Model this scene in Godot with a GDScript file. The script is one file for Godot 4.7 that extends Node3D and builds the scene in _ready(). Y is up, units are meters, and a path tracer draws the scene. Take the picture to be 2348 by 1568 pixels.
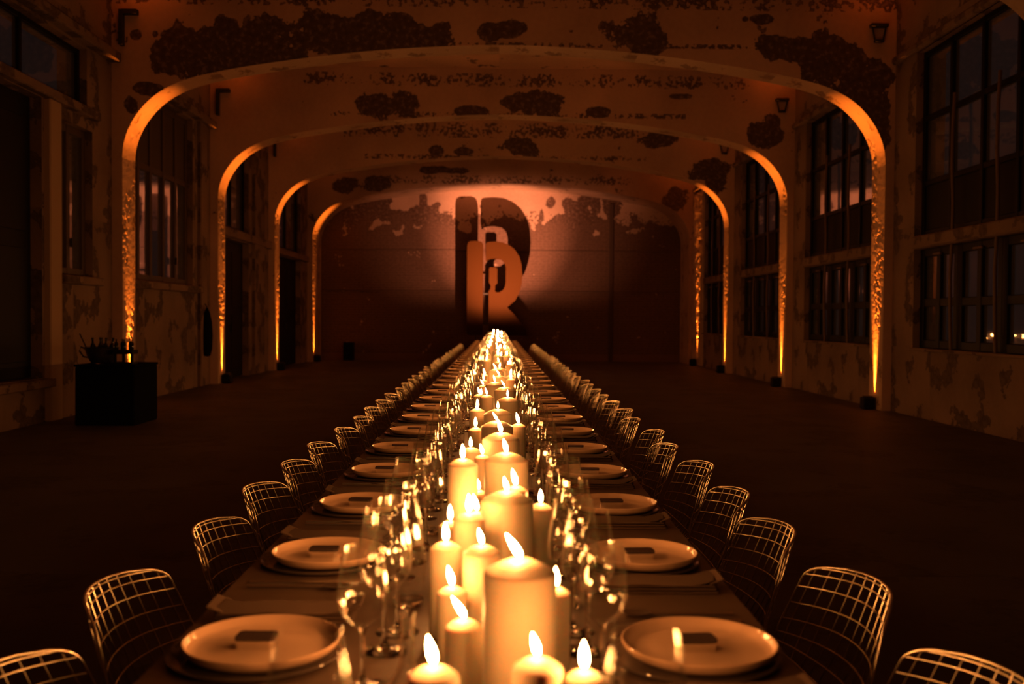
extends Node3D
# A long candle-lit banquet table in an old industrial hall with plaster arches.
# Camera at x = 0, z = 0, looking along -z. "d" below is the distance from the camera (z = -d).

const CAM_H := 1.30
const TABLE_Y := 0.76
const TX := -0.03            # middle line of the table
const PITCH := 0.605         # distance between place settings
const FIRST := 0.98          # distance of the first setting
const SETTINGS := 37
const ARCHES := [4.6, 9.45, 14.3, 19.15, 24.0, 28.85]
const ARCH_T := 0.5
const XL := -5.35            # inner faces of the arch legs
const XR := 5.57
const WL := -5.50            # side wall planes
const WR := 5.70
const CEIL := 6.08
const BACK := 30.3

var rng := RandomNumberGenerator.new()
var used := {}
var M := {}

# ---------------------------------------------------------------- mesh builder
class MB:
	var v := PackedVector3Array()
	var n := PackedVector3Array()
	var uv := PackedVector2Array()
	var idx := PackedInt32Array()
	func vert(p: Vector3, nn: Vector3, t := Vector2.ZERO) -> int:
		v.append(p); n.append(nn); uv.append(t)
		return v.size() - 1
	func face(a: int, b: int, c: int) -> void:
		var g := (v[b] - v[a]).cross(v[c] - v[a])
		if g.dot(n[a] + n[b] + n[c]) > 0.0:
			idx.append_array([a, c, b])
		else:
			idx.append_array([a, b, c])
	func quad(a: Vector3, b: Vector3, c: Vector3, d: Vector3, nn: Vector3, ta := Vector2.ZERO, tb := Vector2.ZERO, tc := Vector2.ZERO, td := Vector2.ZERO) -> void:
		var i := vert(a, nn, ta)
		vert(b, nn, tb); vert(c, nn, tc); vert(d, nn, td)
		face(i, i + 1, i + 2)
		face(i, i + 2, i + 3)
	func tri(a: Vector3, b: Vector3, c: Vector3, nn: Vector3) -> void:
		var i := vert(a, nn); vert(b, nn); vert(c, nn)
		face(i, i + 1, i + 2)
	func box(c: Vector3, s: Vector3, bev := 0.0, bas := Basis()) -> void:
		var h := s * 0.5
		var b := minf(bev, minf(h.x, minf(h.y, h.z)) * 0.9)
		var P := func(ax: int, sx: float, sy: float, sz: float) -> Vector3:
			var q := Vector3(sx * (h.x - (0.0 if ax == 0 else b)), sy * (h.y - (0.0 if ax == 1 else b)), sz * (h.z - (0.0 if ax == 2 else b)))
			return c + bas * q
		for s1 in [-1.0, 1.0]:
			quad(P.call(0, s1, -1, -1), P.call(0, s1, 1, -1), P.call(0, s1, 1, 1), P.call(0, s1, -1, 1), bas * Vector3(s1, 0, 0))
			quad(P.call(1, -1, s1, -1), P.call(1, 1, s1, -1), P.call(1, 1, s1, 1), P.call(1, -1, s1, 1), bas * Vector3(0, s1, 0))
			quad(P.call(2, -1, -1, s1), P.call(2, 1, -1, s1), P.call(2, 1, 1, s1), P.call(2, -1, 1, s1), bas * Vector3(0, 0, s1))
		if b <= 0.0:
			return
		for s1 in [-1.0, 1.0]:
			for s2 in [-1.0, 1.0]:
				quad(P.call(0, s1, s2, -1), P.call(0, s1, s2, 1), P.call(1, s1, s2, 1), P.call(1, s1, s2, -1), bas * Vector3(s1, s2, 0).normalized())
				quad(P.call(0, s1, -1, s2), P.call(0, s1, 1, s2), P.call(2, s1, 1, s2), P.call(2, s1, -1, s2), bas * Vector3(s1, 0, s2).normalized())
				quad(P.call(1, -1, s1, s2), P.call(1, 1, s1, s2), P.call(2, 1, s1, s2), P.call(2, -1, s1, s2), bas * Vector3(0, s1, s2).normalized())
				for s3 in [-1.0, 1.0]:
					tri(P.call(0, s1, s2, s3), P.call(1, s1, s2, s3), P.call(2, s1, s2, s3), bas * Vector3(s1, s2, s3).normalized())
	# profile: points (radius, height) with the outside on the right hand when going up
	func lathe(prof: Array, segs: int, at := Vector3.ZERO, bend := 0.0, top := 1.0, ribs := 0, rib := 0.0) -> void:
		for k in prof.size() - 1:
			var a: Vector2 = prof[k]
			var b: Vector2 = prof[k + 1]
			var dir := (b - a).normalized()
			var na := dir
			var nb := dir
			if k > 0:
				var p: Vector2 = (a - (prof[k - 1] as Vector2)).normalized()
				if p.dot(dir) > 0.72: na = (p + dir).normalized()
			if k < prof.size() - 2:
				var q: Vector2 = ((prof[k + 2] as Vector2) - b).normalized()
				if q.dot(dir) > 0.72: nb = (q + dir).normalized()
			var first := v.size()
			for j in segs + 1:
				var th := TAU * j / segs
				var cs := cos(th)
				var sn := sin(th)
				var sa := bend * pow(maxf(a.y, 0.0) / top, 1.25)
				var sb := bend * pow(maxf(b.y, 0.0) / top, 1.25)
				var wob := 1.0 + rib * cos(ribs * th)
				var turn := rib * ribs * sin(ribs * th)
				var side := Vector3(-sn, 0, cs)
				v.append(at + Vector3(a.x * cs * wob + sa, a.y, a.x * sn * wob)); n.append((Vector3(na.y * cs, -na.x, na.y * sn) + side * turn * na.y).normalized()); uv.append(Vector2(float(j) / segs, a.y))
				v.append(at + Vector3(b.x * cs * wob + sb, b.y, b.x * sn * wob)); n.append((Vector3(nb.y * cs, -nb.x, nb.y * sn) + side * turn * nb.y).normalized()); uv.append(Vector2(float(j) / segs, b.y))
			for j in segs:
				var i := first + j * 2
				if a.x > 1e-6: idx.append_array([i, i + 2, i + 1])
				if b.x > 1e-6: idx.append_array([i + 1, i + 2, i + 3])
	func tube(path: Array, r: float, sides: int, closed := false, caps := true) -> void:
		var cnt := path.size()
		var up := Vector3.UP
		var first := v.size()
		var t0: Vector3 = ((path[1] as Vector3) - (path[0] as Vector3)).normalized()
		if absf(t0.dot(up)) > 0.9: up = Vector3.RIGHT
		for k in cnt:
			var prev: Vector3 = path[(k - 1 + cnt) % cnt] if (k > 0 or closed) else path[0]
			var next: Vector3 = path[(k + 1) % cnt] if (k < cnt - 1 or closed) else path[cnt - 1]
			var t := (next - prev).normalized()
			up = (up - t * up.dot(t)).normalized()
			var side := t.cross(up)
			for j in sides:
				var th := TAU * j / sides
				var d := side * cos(th) + up * sin(th)
				v.append((path[k] as Vector3) + d * r); n.append(d); uv.append(Vector2(float(j) / sides, float(k)))
		for k in (cnt if closed else cnt - 1):
			var k2 := (k + 1) % cnt
			for j in sides:
				var j2 := (j + 1) % sides
				face(first + k * sides + j, first + k * sides + j2, first + k2 * sides + j)
				face(first + k * sides + j2, first + k2 * sides + j2, first + k2 * sides + j)
		if caps and not closed:
			for e in 2:
				var k := 0 if e == 0 else cnt - 1
				var dir: Vector3 = ((path[0] as Vector3) - (path[1] as Vector3)).normalized() if e == 0 else ((path[cnt - 1] as Vector3) - (path[cnt - 2] as Vector3)).normalized()
				var c := vert(path[k], dir)
				var ring := []
				for j in sides: ring.append(vert(v[first + k * sides + j], dir))
				for j in sides: face(c, ring[j], ring[(j + 1) % sides])
	# polygon in the xy plane, between z = z0 and z = z1
	func prism(poly: PackedVector2Array, z0: float, z1: float) -> void:
		var t := Geometry2D.triangulate_polygon(poly)
		for side in [z0, z1]:
			var nn := Vector3(0, 0, 1 if side == maxf(z0, z1) else -1)
			for k in range(0, t.size(), 3):
				tri(Vector3(poly[t[k]].x, poly[t[k]].y, side), Vector3(poly[t[k + 1]].x, poly[t[k + 1]].y, side), Vector3(poly[t[k + 2]].x, poly[t[k + 2]].y, side), nn)
		var sgn := -1.0 if Geometry2D.is_polygon_clockwise(poly) else 1.0
		for k in poly.size():
			var a := poly[k]
			var b := poly[(k + 1) % poly.size()]
			var e := (b - a).normalized() * sgn
			quad(Vector3(a.x, a.y, z0), Vector3(b.x, b.y, z0), Vector3(b.x, b.y, z1), Vector3(a.x, a.y, z1), Vector3(e.y, -e.x, 0))
	func mesh() -> ArrayMesh:
		var arr := []
		arr.resize(Mesh.ARRAY_MAX)
		arr[Mesh.ARRAY_VERTEX] = v
		arr[Mesh.ARRAY_NORMAL] = n
		arr[Mesh.ARRAY_TEX_UV] = uv
		arr[Mesh.ARRAY_INDEX] = idx
		var m := ArrayMesh.new()
		m.add_surface_from_arrays(Mesh.PRIMITIVE_TRIANGLES, arr)
		return m

# ---------------------------------------------------------------- scene helpers
func numbered(called: String) -> String:
	var k: int = used.get(called, -1) + 1
	used[called] = k
	return called if k == 0 else "%s_%03d" % [called, k]

func part(parent: Node3D, called: String, mesh: Mesh, m: Material, at := Vector3.ZERO) -> MeshInstance3D:
	var o := MeshInstance3D.new()
	o.name = called
	o.mesh = mesh
	o.material_override = m
	o.position = at
	parent.add_child(o, true)
	return o

func tag(o: Node3D, label: String, category: String, group := "") -> void:
	o.set_meta("label", label)
	o.set_meta("category", category)
	if group: o.set_meta("group", group)

func thing(called: String, label: String, category: String, group := "", at := Vector3.ZERO, turn := 0.0) -> Node3D:
	var o := Node3D.new()
	o.name = numbered(called)
	add_child(o)
	o.position = at
	o.rotation.y = turn
	tag(o, label, category, group)
	return o

func copy_of(proto: Node3D, called: String, label: String, category: String, group: String, at: Vector3, turn := 0.0) -> Node3D:
	var o: Node3D = proto.duplicate()
	o.name = numbered(called)
	add_child(o)
	o.position = at
	o.rotation.y = turn
	tag(o, label, category, group)
	return o

func structure(called: String, label := "") -> Node3D:
	var o := Node3D.new()
	o.name = numbered(called)
	o.set_meta("kind", "structure")
	if label: o.set_meta("label", label)
	add_child(o)
	return o

const ONES := ["", "first", "second", "third", "fourth", "fifth", "sixth", "seventh", "eighth", "ninth", "tenth", "eleventh", "twelfth", "thirteenth", "fourteenth", "fifteenth", "sixteenth", "seventeenth", "eighteenth", "nineteenth"]
const TENS := ["", "", "twent", "thirt", "fort", "fift", "sixt", "sevent", "eight", "ninet"]
func ordinal(k: int) -> String:
	if k >= 100:
		return "hundredth" if k == 100 else "hundred-and-" + ordinal(k - 100)
	if k < 20: return ONES[k]
	return TENS[k / 10] + ("ieth" if k % 10 == 0 else "y-" + ONES[k % 10])

func lin(r: float, g: float, b: float) -> Color:
	return Color(r, g, b).linear_to_srgb()

func mat(col: Color, rough: float, metal := 0.0, spec := 0.5) -> StandardMaterial3D:
	var m := StandardMaterial3D.new()
	m.albedo_color = col
	m.roughness = rough
	m.metallic = metal
	m.metallic_specular = spec
	return m

func glow(col: Color, k: float) -> StandardMaterial3D:
	var m := mat(Color(0.02, 0.02, 0.02), 0.6)
	m.emission_enabled = true
	m.emission = col
	m.emission_energy_multiplier = k
	return m

func noise_bytes(w: int, h: int, seed_: int, freq: float, oct: int, type := FastNoiseLite.TYPE_SIMPLEX_SMOOTH) -> PackedByteArray:
	var f := FastNoiseLite.new()
	f.seed = seed_
	f.noise_type = type
	f.frequency = freq
	f.fractal_octaves = oct
	f.fractal_type = FastNoiseLite.FRACTAL_FBM if oct > 1 else FastNoiseLite.FRACTAL_NONE
	var im := f.get_image(w, h, false, false, true)
	im.convert(Image.FORMAT_L8)
	return im.get_data()

# Old plaster with paint that has come off: "patches" are places [x, y, rx, ry] in metres on the surface where the paint is gone,
# "bands" are strips [y0, y1, x0, x1, amount] of small flakes. Returns [colour texture, relief texture].
func peeled(w: int, h: int, size: Vector2, seed_: int, patches: Array, bands: Array, paint: Color, bare: Color, loose := 0.30, brick_below := -1.0) -> Array:
	var per := w / size.x
	var coarse := noise_bytes(w, h, seed_, 1.3 / per, 5)
	var fine := noise_bytes(w, h, seed_ + 7, 9.0 / per, 4)
	var wash := noise_bytes(w, h, seed_ + 13, 0.45 / per, 3)
	var mask := PackedFloat32Array()
	mask.resize(w * h)
	for i in w * h:
		mask[i] = loose - 1.0 + (coarse[i] - 128) / 128.0 * 0.85 + (fine[i] - 128) / 128.0 * 0.22
	for p in patches:
		var cx: float = p[0] * per
		var cy: float = (size.y - p[1]) * per
		var rx: float = p[2] * per
		var ry: float = p[3] * per
		for y in range(maxi(0, int(cy - ry * 1.6)), mini(h, int(cy + ry * 1.6))):
			for x in range(maxi(0, int(cx - rx * 1.6)), mini(w, int(cx + rx * 1.6))):
				var dx := (x - cx) / rx
				var dy := (y - cy) / ry
				var d := 1.0 - (dx * dx + dy * dy)
				var i := y * w + x
				var val := d * 0.8 + (coarse[i] - 128) / 128.0 * 0.9 + (fine[i] - 128) / 128.0 * 0.22
				if val > mask[i]: mask[i] = val
	for b in bands:
		for y in range(maxi(0, int((size.y - b[1]) * per)), mini(h, int((size.y - b[0]) * per))):
			var edge: float = 1.0 - absf((y / per - (size.y - (b[0] + b[1]) * 0.5)) / ((b[1] - b[0]) * 0.5))
			for x in range(maxi(0, int(b[2] * per)), mini(w, int(b[3] * per))):
				var i := y * w + x
				var val: float = (fine[i] - 128) / 128.0 * 1.1 + (coarse[i] - 128) / 128.0 * 0.7 - 0.55 + b[4] + edge * 0.35
				if val > mask[i]: mask[i] = val
	var rgb := PackedByteArray()
	rgb.resize(w * h * 3)
	var hgt := PackedByteArray()
	hgt.resize(w * h)
	for y in h:
		var up := size.y - y / per
		var course := absf(fmod(up, 0.078) - 0.039) > 0.033
		var row := int(up / 0.078)
		for x in w:
			var i := y * w + x
			var fn := fine[i] / 255.0
			var ws := wash[i] / 255.0
			var gone := mask[i] > 0.0
			var bricks := brick_below > 0.0 and up < brick_below + (coarse[i] - 128) / 128.0 * 0.55
			if bricks: gone = mask[i] > -1.22 or fn > 0.40
			var c: Color
			if gone:
				c = bare * (0.55 + 0.8 * fn)
				if fn > 0.70 and not bricks: c = c.lerp(paint * 0.6, 0.4)
				if bricks:
					var joint := course or absf(fmod(x / per + (0.12 if row % 2 == 0 else 0.0), 0.25) - 0.125) > 0.118
					c = bare * (1.35 if joint else 0.8 + 0.45 * fn)
			else:
				c = paint * (0.72 + 0.42 * ws + 0.12 * fn)
			c = c.linear_to_srgb()
			rgb[i * 3] = clampi(int(c.r * 255.0), 0, 255)
			rgb[i * 3 + 1] = clampi(int(c.g * 255.0), 0, 255)
			rgb[i * 3 + 2] = clampi(int(c.b * 255.0), 0, 255)
			hgt[i] = clampi(int((60.0 + 90.0 * fn) if gone else (205.0 + 30.0 * (fn - 0.5))), 0, 255)
	return [ImageTexture.create_from_image(Image.create_from_data(w, h, false, Image.FORMAT_RGB8, rgb)), ImageTexture.create_from_image(Image.create_from_data(w, h, false, Image.FORMAT_L8, hgt))]

func plaster(tex: Array, depth: float, rough := 0.85) -> StandardMaterial3D:
	var m := mat(Color.WHITE, rough, 0.0, 0.3)
	m.albedo_texture = tex[0]
	m.heightmap_enabled = true
	m.heightmap_texture = tex[1]
	m.heightmap_scale = depth
	return m

func tiled(m: StandardMaterial3D, metres: float) -> StandardMaterial3D:
	m.uv1_triplanar = true
	m.uv1_world_triplanar = true
	m.uv1_triplanar_sharpness = 8.0
	m.uv1_scale = Vector3.ONE / metres
	return m

# ================================================================ build
func _ready() -> void:
	rng.seed = 20240
	set_view()
	make_materials()
	build_shell()
	build_arches()
	build_windows()
	build_wall_fittings()
	build_uplights()
	build_letter()
	build_drinks_stand()
	build_table()
	build_chairs()
	build_settings()
	build_candles()

const EXPOSURE := 1.1
var CANDLE_E := 0.0075
var UPLIGHT_E := 70.0
var FLOORSPOT_E := 120.0

func set_view() -> void:
	var cam := Camera3D.new()
	cam.name = "camera"
	cam.position = Vector3(0, CAM_H, 0)
	cam.rotation = Vector3(deg_to_rad(-1.355), deg_to_rad(-0.853), deg_to_rad(0.40))
	cam.fov = 37.92
	cam.near = 0.05
	cam.far = 200.0
	var lens := CameraAttributesPhysical.new()
	lens.frustum_focal_length = 35.0
	lens.exposure_aperture = 3.5
	lens.frustum_focus_distance = 4.2
	lens.frustum_near = 0.05
	lens.frustum_far = 200.0
	cam.attributes = lens
	add_child(cam)
	cam.fov = 37.92
	cam.current = true
	var e := Environment.new()
	e.background_mode = Environment.BG_COLOR
	e.background_color = lin(0.0020, 0.0026, 0.0034)
	e.tonemap_mode = Environment.TONE_MAPPER_LINEAR
	e.tonemap_exposure = EXPOSURE
	e.sdfgi_enabled = true
	e.ssao_enabled = true
	e.ssil_enabled = true
	var w := WorldEnvironment.new()
	w.name = "environment"
	w.environment = e
	add_child(w)

func make_materials() -> void:
	M.wall_tex = peeled(1024, 1024, Vector2(2.6, 2.6), 41, [], [], Color(0.24, 0.165, 0.12), Color(0.12, 0.085, 0.064), 0.80)
	M.wall = tiled(plaster(M.wall_tex, 1.6), 2.6)
	var soffit_tex := peeled(768, 768, Vector2(2.0, 2.0), 77, [], [], Color(0.50, 0.36, 0.27), Color(0.30, 0.20, 0.14), 0.50)
	M.soffit = tiled(plaster(soffit_tex, 1.6), 2.0)
	var ceiling_tex := peeled(1024, 1024, Vector2(6.0, 6.0), 19, [], [], Color(0.66, 0.42, 0.30), Color(0.18, 0.12, 0.09), 0.46)
	M.ceiling = tiled(plaster(ceiling_tex, 0.8), 6.0)
	var floor_tex := peeled(1024, 1024, Vector2(5.0, 5.0), 5, [], [], Color(0.095, 0.082, 0.072), Color(0.083, 0.072, 0.063), 0.85)
	M.floor = tiled(plaster(floor_tex, 0.15, 0.6), 5.0)
	M.ledge = mat(lin(0.36, 0.24, 0.16), 0.9)
	M.strip = mat(lin(0.42, 0.29, 0.19), 0.85)
	M.steel = mat(lin(0.007, 0.007, 0.008), 0.5, 0.0, 0.3)
	M.wood_frame = mat(lin(0.075, 0.048, 0.032), 0.6)
	M.panel = mat(lin(0.009, 0.008, 0.008), 0.6, 0.0, 0.3)
	M.board = mat(lin(0.07, 0.048, 0.034), 0.7)
	M.conduit = mat(lin(0.14, 0.085, 0.055), 0.6)
	M.glass = mat(Color(1, 1, 1, 0.03), 0.02)
	M.glass.transparency = BaseMaterial3D.TRANSPARENCY_ALPHA
	M.bowl = mat(Color(1, 1, 1, 0.0), 0.02)
	M.bowl.transparency = BaseMaterial3D.TRANSPARENCY_ALPHA
	M.crystal = mat(Color(1, 1, 1, 0.0), 0.0)
	M.crystal.refraction_enabled = true
	M.crystal.refraction_scale = 0.05
	M.black = mat(lin(0.012, 0.012, 0.014), 0.75, 0.0, 0.3)
	M.black_cloth = mat(lin(0.008, 0.009, 0.012), 1.0, 0.0, 0.1)
	M.iron = mat(lin(0.02, 0.018, 0.016), 0.7)
	M.chrome = mat(lin(0.95, 0.84, 0.66), 0.24, 1.0)
	M.cutlery = mat(lin(0.55, 0.53, 0.50), 0.25, 1.0)
	M.tin = mat(lin(0.80, 0.78, 0.74), 0.18, 1.0)
	M.lid = mat(lin(0.03, 0.022, 0.02), 0.25)
	M.plate = mat(lin(0.42, 0.28, 0.18), 0.10)
	M.charger = mat(lin(0.06, 0.045, 0.036), 0.07)
	M.napkin = mat(lin(0.075, 0.048, 0.032), 0.95, 0.0, 0.15)
	M.wick = mat(lin(0.02, 0.015, 0.01), 0.9)
	M.wax = mat(lin(0.30, 0.255, 0.19), 0.6, 0.0, 0.3)
	M.wax.subsurf_scatter_enabled = true
	M.wax.subsurf_scatter_strength = 1.0
	M.flame = glow(lin(1.0, 0.36, 0.09), 290.0)
	M.letter = mat(lin(0.056, 0.021, 0.0032), 0.7, 0.0, 0.2)
	var wood := noise_bytes(512, 2048, 3, 0.02, 4)
	var streak := noise_bytes(512, 2048, 9, 0.004, 3)
	var rgb := PackedByteArray()
	rgb.resize(512 * 2048 * 3)
	for y in 2048:
		for x in 512:
			var i := y * 512 + x
			var g := streak[(y / 16) * 512 + x] / 255.0
			var s := wood[i] / 255.0
			var c := Color(0.060, 0.037, 0.023) * (0.62 + 0.5 * g + (0.22 if s > 0.6 else 0.0) * (s - 0.3))
			c = c.linear_to_srgb()
			rgb[i * 3] = int(c.r * 255.0); rgb[i * 3 + 1] = int(c.g * 255.0); rgb[i * 3 + 2] = int(c.b * 255.0)
	M.table = mat(Color.WHITE, 0.38)
	M.table.albedo_texture = ImageTexture.create_from_image(Image.create_from_data(512, 2048, false, Image.FORMAT_RGB8, rgb))
	M.table = tiled(M.table, 1.3)

# ---------------------------------------------------------------- room
func wall_pieces(mb: MB, x0: float, x1: float, d0: float, d1: float, y0: float, y1: float, holes: Array) -> void:
	var zs := [d0, d1]
	var ys := [y0, y1]
	for hh in holes:
		for q in [hh[0], hh[1]]:
			if not zs.has(q): zs.append(q)
		for q in [hh[2], hh[3]]:
			if not ys.has(q): ys.append(q)
	zs.sort()
	ys.sort()
	for a in zs.size() - 1:
		for b in ys.size() - 1:
			var cz: float = (zs[a] + zs[a + 1]) * 0.5
			var cy: float = (ys[b] + ys[b + 1]) * 0.5
			var open := false
			for hh in holes:
				if cz > hh[0] and cz < hh[1] and cy > hh[2] and cy < hh[3]: open = true
			if not open:
				mb.box(Vector3((x0 + x1) * 0.5, cy, -cz), Vector3(absf(x1 - x0), ys[b + 1] - ys[b], zs[a + 1] - zs[a]))

# openings: [near, far, bottom, top] in metres, one list per side
var left_holes := []
var right_holes := []

func build_shell() -> void:
	for i in 5:
		var a: float = ARCHES[i] + ARCH_T
		var b: float = ARCHES[i + 1]
		var far_gap := 0.72 if i < 4 else 1.44
		right_holes.append([a + 0.30, b - far_gap, 0.94, 2.28])
		right_holes.append([a + 0.30, b - far_gap, 2.46, 4.96])
	left_holes = [
		[5.6, 8.7, 1.84, 4.82],
		[10.2, 12.12, 0.54, 3.92], [12.56, 13.62, 1.82, 3.78], [10.2, 13.45, 4.06, 4.84],
		[15.10, 18.06, 1.86, 4.82],
		[19.95, 22.10, 0.0, 2.90], [19.95, 22.10, 3.12, 4.75],
		[25.0, 27.9, 0.0, 2.85], [25.0, 27.9, 3.05, 4.75]]
	var o := structure("floor", "dim smooth concrete floor of the hall")
	var mb := MB.new()
	mb.box(Vector3(0.1, -0.15, -13.0), Vector3(12.4, 0.3, 36.0))
	part(o, "slab", mb.mesh(), M.floor)
	o = structure("ceiling", "plastered ceiling between the arches")
	mb = MB.new()
	mb.box(Vector3(0.1, CEIL + 0.15, -13.0), Vector3(12.4, 0.3, 36.0))
	part(o, "slab", mb.mesh(), M.ceiling)
	o = structure("wall_left", "flaking plaster wall with timber windows and dark doorways")
	mb = MB.new()
	wall_pieces(mb, WL, WL - 0.4, -4.5, BACK, 0.0, CEIL, left_holes)
	part(o, "plaster", mb.mesh(), M.wall)
	o = structure("wall_right", "flaking plaster wall with tall black steel windows")
	mb = MB.new()
	wall_pieces(mb, WR, WR + 0.4, -4.5, BACK, 0.0, CEIL, right_holes)
	part(o, "plaster", mb.mesh(), M.wall)
	o = structure("wall_front", "plain wall behind the near end of the table")
	mb = MB.new()
	mb.box(Vector3(0.1, CEIL * 0.5, 4.7), Vector3(12.4, CEIL, 0.4))
	part(o, "plaster", mb.mesh(), M.wall)
	# end wall: plaster above, bare brick below
	o = structure("wall_back", "end wall, plaster above and bare brick below, lit from the floor")
	mb = MB.new()
	var x0 := WL - 0.4
	var x1 := WR + 0.4
	var W := x1 - x0
	var z := -BACK
	mb.quad(Vector3(x0, 0, z), Vector3(x1, 0, z), Vector3(x1, CEIL, z), Vector3(x0, CEIL, z), Vector3(0, 0, 1), Vector2(0, 1), Vector2(1, 1), Vector2(1, 0), Vector2(0, 0))
	mb.box(Vector3(0.1, CEIL * 0.5, z - 0.2), Vector3(W, CEIL, 0.39))
	var pts := func(px: float, py: float, rx: float, ry: float) -> Array:
		var k := BACK / 2283.0
		return [(px - 1140.0) * k - x0, 1.3 + (730.0 - py) * k, rx * k, ry * k]
	var patches := [pts.call(1330, 520, 45, 80), pts.call(1290, 545, 50, 50), pts.call(1360, 470, 18, 40), pts.call(1400, 460, 28, 45), pts.call(1350, 590, 80, 60), pts.call(985, 510, 45, 35),
		pts.call(970, 480, 10, 50), pts.call(1020, 520, 40, 22), pts.call(860, 470, 30, 45), pts.call(900, 505, 40, 16), pts.call(820, 510, 50, 40), pts.call(930, 560, 60, 20), pts.call(1262, 470, 10, 14), pts.call(1240, 500, 6, 14)]
	var tex := peeled(1536, 808, Vector2(W, CEIL), 311, patches, [[3.9, 4.5, 0.0, W, 0.05]], Color(0.52, 0.36, 0.28), Color(0.15, 0.092, 0.07), 0.42, 4.1)
	part(o, "plaster", mb.mesh(), plaster(tex, 1.2))
	# shallow chase and string courses of the end wall
	mb = MB.new()
	mb.box(Vector3(3.45, 2.4, z + 0.03), Vector3(0.12, 4.8, 0.06), 0.01)
	part(o, "pipe_chase", mb.mesh(), mat(lin(0.09, 0.055, 0.042), 0.9))
	for yy in [2.12, 3.36]:
		mb = MB.new()
		mb.box(Vector3(0.1, yy, z + 0.012), Vector3(10.6, 0.035, 0.024), 0.006)
		part(o, "string_course", mb.mesh(), mat(lin(0.13, 0.08, 0.06), 0.9))

# left to right outline of the arch opening
func arch_line(steps := 1) -> PackedVector2Array:
	var key := [Vector2(XL, 3.55), Vector2(XL + 0.03, 3.80), Vector2(XL + 0.14, 4.07), Vector2(XL + 0.34, 4.33), Vector2(XL + 0.60, 4.53), Vector2(XL + 0.95, 4.68), Vector2(XL + 1.45, 4.80), Vector2(XL + 2.15, 4.92), Vector2(XL + 3.1, 5.05), Vector2(XL + 4.2, 5.15), Vector2((XL + XR) * 0.5, 5.20)]
	var whole := key.duplicate()
	for k in range(key.size() - 2, -1, -1):
		whole.append(Vector2(XL + XR - key[k].x, key[k].y))
	var out := PackedVector2Array()
	for k in whole.size() - 1:
		var p0: Vector2 = whole[maxi(k - 1, 0)]
		var p1: Vector2 = whole[k]
		var p2: Vector2 = whole[k + 1]
		var p3: Vector2 = whole[mini(k + 2, whole.size() - 1)]
		if k == 0: p0 = p1 - Vector2(0, 0.25)
		if k == whole.size() - 2: p3 = p2 - Vector2(0, 0.25)
		for s in steps:
			var t := float(s) / steps
			out.append(p1.cubic_interpolate(p2, p0, p3, t))
	out.append(whole[whole.size() - 1])
	return out

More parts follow.
